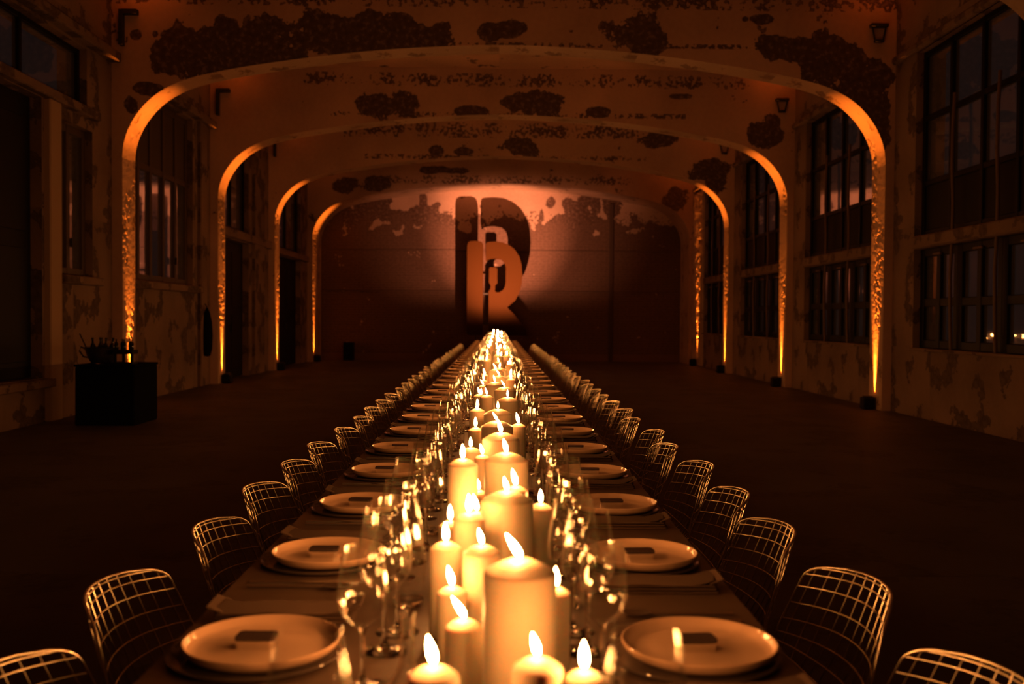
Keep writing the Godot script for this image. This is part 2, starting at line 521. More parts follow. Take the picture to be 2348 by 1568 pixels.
func build_arches() -> void:
	var line := arch_line(6)
	var W := (WR + 0.1) - (WL - 0.1)
	var X0 := WL - 0.1
	var at := func(k: int, px: float, py: float, rx: float, ry: float) -> Array:
		var s: float = ARCHES[k] / 2283.0
		return [(px - 1140.0) * s - X0, 1.3 + (730.0 - py) * s, rx * s, ry * s]
	var bare := Color(0.135, 0.092, 0.070)
	var paint := Color(0.60, 0.40, 0.30)
	var plain := plaster(peeled(768, 410, Vector2(W, CEIL), 600, [], [[5.6, 5.95, 0.0, W, 0.1]], paint, bare, 0.45), 1.0)
	var faces := {}
	faces[0] = plain
	faces[1] = plain
	faces[2] = plaster(peeled(1536, 820, Vector2(W, CEIL), 901, [
		at.call(2, 560, 120, 190, 70), at.call(2, 780, 95, 230, 58), at.call(2, 950, 88, 100, 40), at.call(2, 420, 130, 70, 70), at.call(2, 1165, 72, 38, 17), at.call(2, 1112, 78, 32, 20),
		at.call(2, 1445, 78, 72, 44), at.call(2, 1480, 100, 40, 20), at.call(2, 1900, 140, 100, 62), at.call(2, 1810, 112, 90, 32), at.call(2, 1960, 190, 70, 80), at.call(2, 1990, 260, 50, 75), at.call(2, 1740, 42, 28, 10), at.call(2, 1700, 42, 9, 7),
		at.call(2, 305, 250, 14, 22), at.call(2, 345, 215, 40, 14), at.call(2, 318, 92, 12, 12), at.call(2, 360, 90, 10, 10)],
		[[5.72, 6.0, 0.0, W, 0.18], [5.17, 5.24, 2.4, 9.2, 0.35]], paint, bare, 0.34), 1.2)
	faces[3] = plaster(peeled(1280, 684, Vector2(W, CEIL), 417, [
		at.call(3, 880, 250, 68, 36), at.call(3, 1075, 258, 44, 12), at.call(3, 1232, 240, 82, 28), at.call(3, 1372, 258, 30, 12), at.call(3, 1745, 305, 40, 30), at.call(3, 1765, 270, 22, 22), at.call(3, 1550, 220, 30, 7)],
		[[5.72, 5.98, 2.0, 10.5, 0.10], [5.14, 5.24, 2.4, 9.2, 0.2]], paint, bare, 0.30), 1.2)
	faces[4] = plaster(peeled(1024, 547, Vector2(W, CEIL), 222, [
		at.call(4, 1500, 320, 42, 20), at.call(4, 1000, 345, 18, 12), at.call(4, 1190, 340, 52, 22), at.call(4, 1060, 350, 20, 8), at.call(4, 1625, 385, 55, 24), at.call(4, 1640, 405, 30, 30)],
		[[5.62, 5.98, 1.9, 9.8, 0.22], [5.10, 5.22, 2.4, 9.2, 0.2]], paint, bare, 0.30), 1.2)
	faces[5] = plaster(peeled(768, 410, Vector2(W, CEIL), 118, [
		at.call(5, 1555, 455, 36, 24), at.call(5, 860, 425, 30, 18), at.call(5, 1010, 392, 60, 8), at.call(5, 800, 430, 40, 18)], [[5.16, 5.4, 2.0, 9.5, 0.1]], paint * 0.85, bare, 0.36), 1.2)
	for k in ARCHES.size():
		var d: float = ARCHES[k]
		var thick := ARCH_T if k < 5 else BACK - d - 0.01
		var o := structure("arch", "plaster portal arch spanning the hall, number %d from the camera" % (k + 1))
		var mb := MB.new()
		for side in 2:
			var z: float = -d if side == 0 else -(d + thick)
			var nn := Vector3(0, 0, 1 if side == 0 else -1)
			var q := func(xa: float, xb: float, ya0: float, yb0: float, ya1: float, yb1: float) -> void:
				mb.quad(Vector3(xa, ya0, z), Vector3(xb, yb0, z), Vector3(xb, yb1, z), Vector3(xa, ya1, z), nn,
					Vector2((xa - X0) / W, 1.0 - ya0 / CEIL), Vector2((xb - X0) / W, 1.0 - yb0 / CEIL), Vector2((xb - X0) / W, 1.0 - yb1 / CEIL), Vector2((xa - X0) / W, 1.0 - ya1 / CEIL))
			q.call(X0, XL, 0.0, 0.0, CEIL, CEIL)
			q.call(XR, X0 + W, 0.0, 0.0, CEIL, CEIL)
			for i in line.size() - 1:
				q.call(line[i].x, line[i + 1].x, line[i].y, line[i + 1].y, CEIL, CEIL)
		part(o, "face", mb.mesh(), faces[k])
		# inner face: legs and soffit, plaster with real chips
		var path := PackedVector2Array()
		for i in 320: path.append(Vector2(XL, 3.55 * i / 320.0))
		for p in arch_line(14): path.append(p)
		for i in range(319, -1, -1): path.append(Vector2(XR, 3.55 * i / 320.0))
		var chip := FastNoiseLite.new()
		chip.seed = 50 + k
		chip.frequency = 9.0
		chip.fractal_octaves = 4
		var area := FastNoiseLite.new()
		area.seed = 90 + k
		area.frequency = 0.55
		area.fractal_octaves = 2
		mb = MB.new()
		var across := 26
		var rows := []
		for i in path.size():
			var a := path[maxi(i - 1, 0)]
			var b := path[mini(i + 1, path.size() - 1)]
			var t := (b - a).normalized()
			var inward := Vector2(t.y, -t.x)
			var row := []
			for j in across + 1:
				var dz := thick * j / across
				var p3 := Vector3(path[i].x, path[i].y, -(d + dz))
				var depth := 0.0
				if j > 0 and j < across:
					var wild := clampf(area.get_noise_3dv(p3 * Vector3(1, 1, 3)) * 3.5 - 0.1, 0.0, 1.0)
					if path[i].y < 0.9 or path[i].y > 3.9: wild *= 0.15
					var c := chip.get_noise_3dv(p3)
					depth = wild * (-0.012 if c < -0.12 else 0.004 * c)
				row.append(p3 + Vector3(inward.x, inward.y, 0) * depth)
			rows.append(row)
		var first := mb.v.size()
		for i in rows.size():
			for j in across + 1:
				var a: Vector3 = rows[mini(i + 1, rows.size() - 1)][j] - rows[maxi(i - 1, 0)][j]
				var b: Vector3 = rows[i][mini(j + 1, across)] - rows[i][maxi(j - 1, 0)]
				var nn: Vector3 = a.cross(b).normalized()
				var toward: Vector3 = Vector3(0.11, 1.5, rows[i][j].z) - rows[i][j]
				if nn.dot(toward) < 0.0: nn = -nn
				mb.vert(rows[i][j], nn)
		for i in rows.size() - 1:
			for j in across:
				var e := first + i * (across + 1) + j
				mb.face(e, e + 1, e + across + 1)
				mb.face(e + 1, e + across + 2, e + across + 1)
		part(o, "soffit", mb.mesh(), M.soffit)

# ---------------------------------------------------------------- windows and doors
var window_no := 0
func window(side: int, d0: float, d1: float, y0: float, y1: float, columns: Array, rows: Array, solid: Array, bar: float, frame: Material, label: String) -> Node3D:
	window_no += 1
	var o := structure("window_%d" % window_no, label)
	var x := (WL - 0.14) if side < 0 else (WR + 0.14)
	var cols := [d0] + columns + [d1]
	var rws := [y0] + rows + [y1]
	for k in cols.size():
		var mb := MB.new()
		var edge: float = bar * 0.5 if k == 0 else (-bar * 0.5 if k == cols.size() - 1 else 0.0)
		mb.box(Vector3(x, (y0 + y1) * 0.5, -(cols[k] + edge)), Vector3(0.09, y1 - y0 - 0.002, bar), 0.008)
		part(o, "stile" if k == 0 or k == cols.size() - 1 else "mullion", mb.mesh(), frame)
	for k in rws.size():
		var mb := MB.new()
		var edge: float = bar * 0.5 if k == 0 else (-bar * 0.5 if k == rws.size() - 1 else 0.0)
		mb.box(Vector3(x, rws[k] + edge, -(d0 + d1) * 0.5), Vector3(0.075, bar, d1 - d0 - 0.004), 0.008)
		part(o, "rail" if k == 0 or k == rws.size() - 1 else "transom", mb.mesh(), frame)
	for a in cols.size() - 1:
		for b in rws.size() - 1:
			var mb := MB.new()
			var is_solid: bool = solid.has(b)
			mb.box(Vector3(x, (rws[b] + rws[b + 1]) * 0.5, -(cols[a] + cols[a + 1]) * 0.5), Vector3(0.03 if is_solid else 0.006, rws[b + 1] - rws[b] - bar * 0.8, cols[a + 1] - cols[a] - bar * 0.8))
			part(o, "panel" if is_solid else "pane", mb.mesh(), (M.board if side < 0 else M.panel) if is_solid else M.glass)
	return o

func build_windows() -> void:
	# tall black windows, one pair per bay
	for i in 5:
		var a: float = ARCHES[i] + ARCH_T + 0.30
		var b: float = ARCHES[i + 1] - (0.72 if i < 4 else 1.44)
		var L := b - a
		var bay: String = ["behind the camera", "in the nearest bay", "between the first and second lit arch", "between the second and third lit arch", "in the farthest bay"][i]
		var up := window(1, a, b, 2.46, 4.96, [a + L * 0.25, a + L * 0.5, a + L * 0.75], [3.17, 4.05], [0], 0.075, M.steel, "tall upper black steel window " + bay)
		for k in 3:
			var c0 := a + L * k / 3.0
			var c1 := a + L * (k + 1) / 3.0
			var w := window(1, c0, c1, 0.94, 2.28, [(c0 + c1) * 0.5], [1.55], [], 0.11, M.steel, "lower black casement window %s, %s from the near end" % [bay, ordinal(k + 1)])
			var mb := MB.new()
			mb.box(Vector3(WR + 0.075, 2.19, -(c0 + c1) * 0.5), Vector3(0.03, 0.03, 0.22), 0.006)
			part(w, "latch", mb.mesh(), M.conduit)
		for f in [0.34, 0.68]:
			var mb := MB.new()
			var path := []
			for s in 9: path.append(Vector3(WR + 0.03 + 0.012 * sin(s * 1.7), 0.5 + s * 0.46, -(a + L * f)))
			mb.tube(path, 0.022, 8)
			part(up, "conduit", mb.mesh(), M.conduit)
		var t := structure("trim_%d" % (i + 1), "crumbling concrete beam across the black windows " + bay)
		var tb := MB.new()
		tb.box(Vector3(WR + 0.06, 2.37, -(a + b) * 0.5), Vector3(0.2, 0.17, L), 0.02)
		part(t, "beam", tb.mesh(), M.wall)
		t = structure("trim_%d" % (i + 6), "sill of the black windows " + bay)
		tb = MB.new()
		tb.box(Vector3(WR + 0.05, 0.92, -(a + b) * 0.5), Vector3(0.22, 0.04, L + 0.06), 0.01)
		part(t, "sill", tb.mesh(), M.wall)
	# timber windows of the other wall
	window(-1, 5.6, 8.7, 1.84, 4.82, [6.2, 6.85, 7.5, 8.1], [3.66], [1], 0.09, M.wood_frame, "timber window beside the camera")
	var w2 := window(-1, 12.56, 13.62, 1.82, 3.78, [13.08], [], [], 0.10, M.wood_frame, "narrow two-light timber window beside the pale pilaster strip")
	var w4 := window(-1, 15.10, 18.06, 1.86, 4.82, [15.62, 16.18, 16.80, 17.42], [3.66], [1], 0.10, M.wood_frame, "wide timber window with five lights mirroring the lit end wall")
	for w in [[w2, 13.12], [w4, 17.36]]:
		var mb := MB.new()
		mb.box(Vector3(WL - 0.075, 2.25, -w[1]), Vector3(0.03, 0.12, 0.025), 0.005)
		part(w[0], "handle", mb.mesh(), M.iron)
	window(-1, 10.2, 13.45, 4.06, 4.84, [11.8], [], [], 0.07, M.steel, "dark clerestory light above the timber window")
	window(-1, 19.95, 22.10, 3.12, 4.75, [21.0], [], [], 0.07, M.steel, "dark light above the doorway")
	window(-1, 25.0, 27.9, 3.05, 4.75, [26.4], [], [], 0.07, M.steel, "dark light above the far doorway")
	var no := 0
	for q in [[10.2, 12.12, 0.54, 3.92, "tall dark closed hatch at the edge of the nearest bay"], [19.95, 22.10, 0.0, 2.90, "dark double door between the second and third arch"], [25.0, 27.9, 0.0, 2.85, "dark double door in the farthest bay"]]:
		no += 1
		var o := structure("door_%d" % no, q[4])
		var x := WL - 0.16
		for half in 2:
			var za: float = lerpf(q[0], q[1], half * 0.5)
			var zb: float = lerpf(q[0], q[1], half * 0.5 + 0.5)
			var mb := MB.new()
			mb.box(Vector3(x, (q[2] + q[3]) * 0.5, -(za + zb) * 0.5), Vector3(0.05, q[3] - q[2] - 0.02, zb - za - 0.012), 0.006)
			var leaf := part(o, "leaf", mb.mesh(), M.panel)
			for pz in 2:
				mb = MB.new()
				var hh: float = (q[3] - q[2]) * 0.40
				mb.box(Vector3(x + 0.03, q[2] + (q[3] - q[2]) * (0.26 + 0.46 * pz), -(za + zb) * 0.5), Vector3(0.014, hh, (zb - za) * 0.7), 0.006)
				part(leaf, "field_panel", mb.mesh(), M.panel)
		var hb := MB.new()
		hb.box(Vector3(x + 0.05, q[2] + 1.05, -((q[0] + q[1]) * 0.5 + 0.08)), Vector3(0.05, 0.16, 0.025), 0.006)
		part(o, "handle", hb.mesh(), M.iron)
	# ledges, pilaster strip and brows of the timber-window wall
	var t := 11
	for q in [[WL + 0.04, 10.0, 13.66, 3.93, 4.05, 0.14, "crumbling ledge under the dark clerestory light"], [WL + 0.03, 19.7, 24.0, 2.92, 3.10, 0.12, "crumbling ledge above the dark double door"], [WL + 0.03, 24.6, 28.7, 2.87, 3.03, 0.12, "crumbling ledge above the far double door"],
			[WL + 0.05, 14.85, 18.3, 1.72, 1.84, 0.18, "window sill of the wide timber window"], [WL + 0.05, 12.5, 13.7, 1.70, 1.81, 0.16, "window sill of the narrow timber window"], [WL + 0.05, 9.95, 14.28, 4.88, 5.02, 0.20, "brow moulding above the clerestory light"], [WL + 0.05, 14.8, 19.1, 4.86, 5.0, 0.20, "brow moulding above the wide timber window"],
			[WL + 0.03, 10.0, 12.3, 0.42, 0.53, 0.12, "low ledge under the dark hatch"], [WL + 0.03, 12.18, 12.50, 0.0, 3.93, 0.10, "pale pilaster strip between hatch and narrow window"], [WL + 0.03, 18.35, 18.75, 0.0, 4.86, 0.08, "flat pilaster strip before the second lit arch"], [WL + 0.03, 22.4, 23.3, 0.0, 4.9, 0.10, "flat pilaster strip before the third lit arch"]]:
		var o := structure("trim_%d" % t, q[6])
		t += 1
		var mb := MB.new()
		mb.box(Vector3(q[0], (q[3] + q[4]) * 0.5, -(q[1] + q[2]) * 0.5), Vector3(q[5], q[4] - q[3], q[2] - q[1]), 0.015)
		part(o, "strip", mb.mesh(), M.strip if q[6].contains("pale") else M.wall)
	# the sloping brow above the black windows
	for i in 5:
		var a: float = ARCHES[i] + ARCH_T
		var b: float = ARCHES[i + 1]
		var o := structure("trim_%d" % t, "rough brow above the black windows, bay number %d" % (i + 1))
		t += 1
		var mb := MB.new()
		mb.box(Vector3(WR - 0.01, 5.02, -(a + b) * 0.5), Vector3(0.12, 0.12, b - a), 0.03)
		part(o, "brow", mb.mesh(), M.wall)

# rough broken plaster on a side wall, as real relief
func rough_strip(called: String, label: String, x: float, face: float, d0: float, d1: float, y1: float, seed_: int) -> void:
	var o := structure(called, label)
	var chip := FastNoiseLite.new()
	chip.seed = seed_
	chip.frequency = 4.5
	chip.fractal_octaves = 4
	var mb := MB.new()
	var nz := 44
	var ny := 260
	var P := func(i: int, j: int) -> Vector3:
		var y := y1 * j / ny
		var dd := lerpf(d0, d1, float(i) / nz)
		var c := chip.get_noise_3d(dd * 1.3, y, 0.0)
		var out := 0.05 if y < 0.75 else (0.055 if c > 0.02 else 0.055 + 0.35 * maxf(c - 0.02, -0.10))
		if i == 0 or i == nz or j == 0 or j == ny: out = 0.0
		return Vector3(x + face * out, y, -dd)
	for i in nz:
		for j in ny:
			var a: Vector3 = P.call(i, j)
			var b: Vector3 = P.call(i + 1, j)
			var c: Vector3 = P.call(i + 1, j + 1)
			var e: Vector3 = P.call(i, j + 1)
			var nn := (c - a).cross(e - b).normalized()
			if nn.x * face < 0.0: nn = -nn
			mb.quad(a, b, c, e, nn)
	part(o, "plaster", mb.mesh(), M.soffit)

# ---------------------------------------------------------------- fittings on the walls
func build_wall_fittings() -> void:
	rough_strip("trim_27", "broken plaster strip before the farthest arch, lit from below", WR, -1.0, 27.46, 28.84, 4.9, 7)
	# old iron shaft brackets on the arch shoulders
	var where := ["on the first lit arch", "on the second lit arch", "on the third lit arch"]
	for k in 3:
		var d: float = ARCHES[k + 2]
		var o := thing("iron_bracket", "black L-shaped iron bracket %s, timber-window side" % where[k], "bracket", "old iron brackets", Vector3(XL + 0.01, 5.40, -d))
		var mb := MB.new()
		mb.box(Vector3(0.0, -0.03, 0.05), Vector3(0.06, 0.50, 0.10), 0.006)
		part(o, "upright", mb.mesh(), M.iron)
		mb = MB.new()
		mb.box(Vector3(0.12, 0.19, 0.05), Vector3(0.22, 0.07, 0.10), 0.006)
		part(o, "arm", mb.mesh(), M.iron)
		o = thing("iron_bracket", "square black iron bracket %s, black-window side" % where[k], "bracket", "old iron brackets", Vector3(XR - 0.14, 5.42, -d))
		mb = MB.new()
		mb.box(Vector3(0.0, 0.10, 0.05), Vector3(0.25, 0.05, 0.10), 0.006)
		part(o, "arm", mb.mesh(), M.iron)
		for s in [-1.0, 1.0]:
			mb = MB.new()
			mb.tube([Vector3(s * 0.10, 0.09, 0.05), Vector3(s * 0.055, -0.12, 0.05)], 0.014, 6)
			part(o, "stay", mb.mesh(), M.iron)
		mb = MB.new()
		mb.box(Vector3(0.0, -0.12, 0.05), Vector3(0.13, 0.04, 0.07), 0.006)
		part(o, "foot", mb.mesh(), M.iron)
	# dark bag on the wall in front of the second lit arch
	var bag := thing("hanging_bag", "long dark bag hanging on the wall before the second arch", "bag", "", Vector3(WL + 0.12, 0.55, -18.55))
	var mb := MB.new()
	mb.lathe([Vector2(0.0, 0.0), Vector2(0.06, 0.02), Vector2(0.09, 0.15), Vector2(0.10, 0.40), Vector2(0.085, 0.65), Vector2(0.05, 0.82), Vector2(0.015, 0.9), Vector2(0.0, 0.91)], 16)
	part(bag, "body", mb.mesh(), M.black_cloth)
	mb = MB.new()
	mb.tube([Vector3(0, 0.89, 0), Vector3(-0.03, 0.97, 0), Vector3(-0.12, 1.0, 0)], 0.008, 6)
	part(bag, "strap", mb.mesh(), M.black_cloth)
	# dark box by the end wall
	var box := thing("floor_speaker", "dark upright speaker box standing at the foot of the end wall", "speaker", "", Vector3(-4.46, 0, -30.0))
	mb = MB.new()
	mb.box(Vector3(0, 0.28, 0), Vector3(0.30, 0.55, 0.28), 0.012)
	part(box, "cabinet", mb.mesh(), M.black)
	mb = MB.new()
	mb.box(Vector3(0, 0.29, 0.145), Vector3(0.25, 0.48, 0.012), 0.004)
	part(box, "grille", mb.mesh(), M.black_cloth)

# ---------------------------------------------------------------- amber uplights at the arch legs
func build_uplights() -> void:
	var amber := lin(1.0, 0.21, 0.016)
	var body := MB.new()
	body.box(Vector3(0, 0.095, 0), Vector3(0.17, 0.17, 0.17), 0.012)
	var bm := body.mesh()
	var ring := MB.new()
	ring.lathe([Vector2(0.055, 0.178), Vector2(0.072, 0.178), Vector2(0.072, 0.196), Vector2(0.060, 0.196), Vector2(0.055, 0.178)], 20)
	var rm := ring.mesh()
	var lens := MB.new()
	lens.lathe([Vector2(0.0, 0.178), Vector2(0.056, 0.178), Vector2(0.056, 0.184), Vector2(0.0, 0.186)], 20)
	var lm := lens.mesh()
	var foot := MB.new()
	foot.box(Vector3(0, 0.006, 0), Vector3(0.13, 0.012, 0.13), 0.003)
	var fm := foot.mesh()
	var lensmat := glow(amber, 3.0)
	for k in range(2, 6):
		for s in [-1, 1]:
			var x := XL + 0.105 if s < 0 else XR - 0.105
			var d: float = ARCHES[k] + 0.27
			if k == 5 and s > 0:
				x = WR - 0.175
				d = 28.0
			var nth: String = ["at the foot of the first lit arch", "at the foot of the second lit arch", "at the foot of the third lit arch", "at the foot of the farthest arch"][k - 2]
			var o := thing("uplight", "black amber uplight %s, %s side" % [nth, "timber-window" if s < 0 else "black-window"], "uplight", "amber uplights at the arch legs", Vector3(x, 0, -d))
			var housing := part(o, "housing", bm, M.black)
			part(housing, "bezel", rm, M.black)
			part(housing, "lens", lm, lensmat)
			part(o, "foot", fm, M.black)
			var l := SpotLight3D.new()
			l.name = "beam"
			l.light_color = amber
			l.light_energy = UPLIGHT_E
			l.light_size = 0.03
			l.spot_angle = 10.0
			l.spot_angle_attenuation = 1.0
			l.spot_range = 40.0
			l.spot_attenuation = 2.0
			l.shadow_enabled = true
			o.add_child(l)
			l.position = Vector3(0.072 * s, 0.20, 0)
			l.rotation = Vector3(PI / 2, 0, -0.02 * s)

# ---------------------------------------------------------------- big letter and its unseen floor spot
func build_letter() -> void:
	var d := 28.5
	var k := d / 2283.0
	var m := func(a: Array) -> PackedVector2Array:
		var out := PackedVector2Array()
		for p in a:
			var px: float = 950.0 + p[0] / 3.485
			var py: float = 400.0 + p[1] / 3.485
			out.append(Vector2((px - 1140.0) * k, 1.3 + (730.0 - py) * k))
		return out
	var stem: PackedVector2Array = m.call([[418, 575], [426, 550], [445, 538], [510, 536], [535, 545], [546, 565], [546, 1286], [432, 1286], [420, 1272]])
	var bowl: PackedVector2Array = m.call([[566, 560], [580, 545], [640, 540], [700, 546], [755, 568], [800, 605], [835, 660], [853, 725], [859, 800], [855, 870], [838, 940], [805, 1005], [740, 1062], [790, 1112], [845, 1180], [890, 1245], [894, 1286],
		[592, 1286], [592, 935], [606, 915], [606, 885], [594, 868], [594, 752], [604, 744], [648, 744], [660, 756], [660, 872], [644, 886], [642, 932], [652, 944], [680, 942], [706, 924], [722, 896], [727, 860], [727, 745], [716, 706], [690, 682], [640, 674], [600, 677], [572, 692], [566, 690]])
	var o := thing("stencil_letter", "giant stencil letter R in matt gold standing behind the far table end", "letter", "", Vector3(0, 0, -d))
	var mb := MB.new()
	mb.prism(stem, -0.10, 0.10)
	part(o, "stem", mb.mesh(), M.letter)
	mb = MB.new()
	mb.prism(bowl, -0.10, 0.10)
	part(o, "bowl_and_leg", mb.mesh(), M.letter)
	for q in [-0.62, 0.30]:
		mb = MB.new()
		mb.tube([Vector3(q, 0.86, -0.06), Vector3(q, 0.0, -0.06)], 0.02, 8)
		part(o, "post", mb.mesh(), M.iron)
	for q in [2.0, 1.15]:
		mb = MB.new()
		mb.box(Vector3(-0.16, q, -0.115), Vector3(0.9, 0.05, 0.03), 0.004)
		part(o, "rail", mb.mesh(), M.iron)
	var f := thing("unseen_floor_spotlight", "unseen floor spotlight behind the far table end, placed to light the end wall", "spotlight", "", Vector3(0.06, 0, -24.15))
	mb = MB.new()
	mb.box(Vector3(0, 0.012, 0), Vector3(0.26, 0.024, 0.20), 0.005)
	part(f, "base", mb.mesh(), M.black)
	for s in [-1.0, 1.0]:
		mb = MB.new()
		mb.box(Vector3(s * 0.12, 0.11, 0), Vector3(0.012, 0.20, 0.04), 0.003)
		part(f, "yoke", mb.mesh(), M.black)
	var tilt := deg_to_rad(31.0)
	var fwd := Vector3(0, sin(tilt), -cos(tilt))
	mb = MB.new()
	mb.tube([Vector3(0, 0.16, 0) - fwd * 0.14, Vector3(0, 0.16, 0) - fwd * 0.10, Vector3(0, 0.16, 0) + fwd * 0.10], 0.095, 20)
	part(f, "can", mb.mesh(), M.black)
	mb = MB.new()
	mb.tube([Vector3(0, 0.16, 0) + fwd * 0.098, Vector3(0, 0.16, 0) + fwd * 0.106], 0.08, 20)
	part(f, "lens", mb.mesh(), glow(lin(1.0, 0.5, 0.3), 4.0))
	mb = MB.new()
	mb.box(Vector3(0, 0.205, -0.36), Vector3(0.40, 0.19, 0.006), 0.001, Basis(Vector3.RIGHT, -0.15))
	part(f, "unseen_barn_door", mb.mesh(), M.black)  # unseen lower flap, placed to shade the foot of the letter
	mb = MB.new()
	mb.box(Vector3(0, 0.227 + 0.2305, -0.111 - 0.115), Vector3(0.40, 0.006, 0.178), 0.001, Basis(Vector3.RIGHT, -0.226))
	part(f, "unseen_barn_door", mb.mesh(), M.black)  # unseen upper flap, placed to keep the beam off the farthest arch face
	# hot core and wider field of the unseen lamp lighting the end wall
	for q in [["beam_core", 20.0, FLOORSPOT_E], ["beam_field", 36.0, FLOORSPOT_E * 0.22]]:
		var l := SpotLight3D.new()
		l.name = q[0]
		l.light_color = lin(1.0, 0.33, 0.15)
		l.light_energy = q[2]
		l.light_size = 0.02
		l.spot_angle = q[1]
		l.spot_angle_attenuation = 1.0
		l.spot_range = 40.0
		l.spot_attenuation = 2.0
		l.shadow_enabled = true
		f.add_child(l)
		l.position = Vector3(0, 0.16, 0) + fwd * 0.13
		l.rotation = Vector3(tilt, 0, 0)

# ---------------------------------------------------------------- drinks stand by the wall
func bottle_mesh(h: float, r: float) -> ArrayMesh:
	var mb := MB.new()
	mb.lathe([Vector2(0, 0), Vector2(r * 0.92, 0), Vector2(r, 0.008), Vector2(r, h * 0.58), Vector2(r * 0.82, h * 0.67), Vector2(r * 0.42, h * 0.76), Vector2(r * 0.36, h * 0.82), Vector2(r * 0.36, h * 0.93)], 16)
	return mb.mesh()

func cap_mesh(h: float, r: float) -> ArrayMesh:
	var mb := MB.new()
	mb.lathe([Vector2(r * 0.36, h * 0.90), Vector2(r * 0.45, h * 0.90), Vector2(r * 0.45, h * 0.99), Vector2(r * 0.38, h), Vector2(0, h)], 12)
	return mb.mesh()

func build_drinks_stand() -> void:
	var o := thing("drinks_table", "black cloth-covered cube table by the wall", "table", "", Vector3(-4.63, 0, -12.2))
	var mb := MB.new()
	mb.box(Vector3(0, 0.345, 0), Vector3(0.70, 0.69, 0.80), 0.012)
	part(o, "skirt", mb.mesh(), M.black_cloth)
	mb = MB.new()
	mb.box(Vector3(0, 0.705, 0), Vector3(0.72, 0.03, 0.82), 0.008)
	part(o, "top", mb.mesh(), M.black_cloth)
	var top := 0.72
	var tub := thing("ice_tub", "dark oval drinks tub on the black cube table", "tub", "", Vector3(-4.80, top, -12.15))
	mb = MB.new()
	var ringp := [[0.10, 0.0], [0.13, 0.02], [0.17, 0.10], [0.20, 0.20], [0.205, 0.20], [0.19, 0.19], [0.16, 0.10], [0.12, 0.035]]
	var prof := []
	for p in ringp: prof.append(Vector2(p[0], p[1]))
	prof.push_front(Vector2(0, 0)); prof.append(Vector2(0, 0.035))
	mb.lathe(prof, 28)
	part(tub, "shell", mb.mesh(), mat(lin(0.06, 0.045, 0.035), 0.4, 0.6))
	mb = MB.new()
	mb.tube([Vector3(-0.19, 0.17, 0), Vector3(-0.25, 0.20, 0), Vector3(-0.27, 0.15, 0), Vector3(-0.22, 0.08, 0), Vector3(-0.16, 0.07, 0)], 0.010, 8)
	part(tub, "handle", mb.mesh(), M.iron)
	mb = MB.new()
	mb.tube([Vector3(-0.13, 0.07, 0.0), Vector3(-0.27, 0.36, -0.01)], 0.008, 6)
	part(tub, "tongs_stick", mb.mesh(), M.iron)  # stick-like tongs resting in the tub, grouped as its part
	var glassy := mat(lin(0.012, 0.014, 0.010), 0.12)
	var bm := bottle_mesh(0.27, 0.034)
	var cm := cap_mesh(0.27, 0.034)
	var spots := [[-0.09, 0.07, 0.12], [-0.02, -0.09, 0.10], [0.07, 0.09, -0.20], [-0.01, 0.02, 0.0], [0.11, -0.03, -0.30]]
	for i in spots.size():
		var q: Array = spots[i]
		var b := thing("bottle", "dark bottle leaning in the drinks tub, %s from its handle" % ordinal(i + 1), "bottle", "bottles in the drinks tub", Vector3(-4.80 + q[0] * 0.8, top + 0.045, -12.15 + q[1] * 0.8))
		b.rotation.z = q[2] * 0.55
		part(b, "body", bm, glassy)
		part(b, "cap", cm, M.iron)
	var rack := thing("bottle_rack", "small black rack on legs beside the drinks tub", "rack", "", Vector3(-4.48, top, -12.05))
	mb = MB.new()
	mb.box(Vector3(0, 0.012, 0), Vector3(0.24, 0.024, 0.20), 0.004)
	part(rack, "base", mb.mesh(), M.black)
	mb = MB.new()
	mb.box(Vector3(0, 0.145, 0), Vector3(0.24, 0.05, 0.20), 0.006)
	part(rack, "tray", mb.mesh(), M.black)
	for sx in [-1.0, 0.0, 1.0]:
		mb = MB.new()
		mb.box(Vector3(sx * 0.10, 0.072, 0.05), Vector3(0.03, 0.10, 0.03), 0.004)
		part(rack, "leg", mb.mesh(), M.black)
	var sb := bottle_mesh(0.13, 0.022)
	var sc := cap_mesh(0.13, 0.022)
	for i in 5:
		var b := thing("small_bottle", "small dark bottle on the black rack, %s from the tub" % ordinal(i + 1), "bottle", "small bottles on the black rack", Vector3(-4.48 - 0.095 + i * 0.047, top + 0.17, -12.05 + (0.03 if i % 2 == 0 else -0.04)))
		part(b, "body", sb, glassy)
		part(b, "cap", sc, M.iron)
	var tray := thing("coaster", "small shiny coaster at the edge of the black cube table", "coaster", "", Vector3(-4.72, top, -11.86))
	mb = MB.new()
	mb.lathe([Vector2(0, 0), Vector2(0.055, 0), Vector2(0.06, 0.012), Vector2(0.055, 0.012), Vector2(0.05, 0.005), Vector2(0, 0.005)], 24)
	part(tray, "dish", mb.mesh(), M.tin)

# ---------------------------------------------------------------- table
func build_table() -> void:
	var o := thing("banquet_table", "very long dark wooden banquet table running down the hall", "table", "", Vector3(TX, 0, 0))
	var mb := MB.new()
	mb.box(Vector3(0, TABLE_Y - 0.02, -12.15), Vector3(1.01, 0.04, 23.2), 0.005)
	part(o, "tabletop", mb.mesh(), M.table)
	mb = MB.new()
	mb.box(Vector3(0, TABLE_Y - 0.07, -12.15), Vector3(0.30, 0.06, 23.0), 0.004)
	part(o, "apron", mb.mesh(), M.table)
	for k in 10:
		var d := 1.0 + k * 2.42
		mb = MB.new()
		mb.box(Vector3(0, 0.36, -d), Vector3(0.10, 0.62, 0.08), 0.006)
		part(o, "leg", mb.mesh(), M.table)
		mb = MB.new()
		mb.box(Vector3(0, 0.025, -d), Vector3(0.40, 0.05, 0.08), 0.006)
		part(o, "foot", mb.mesh(), M.table)

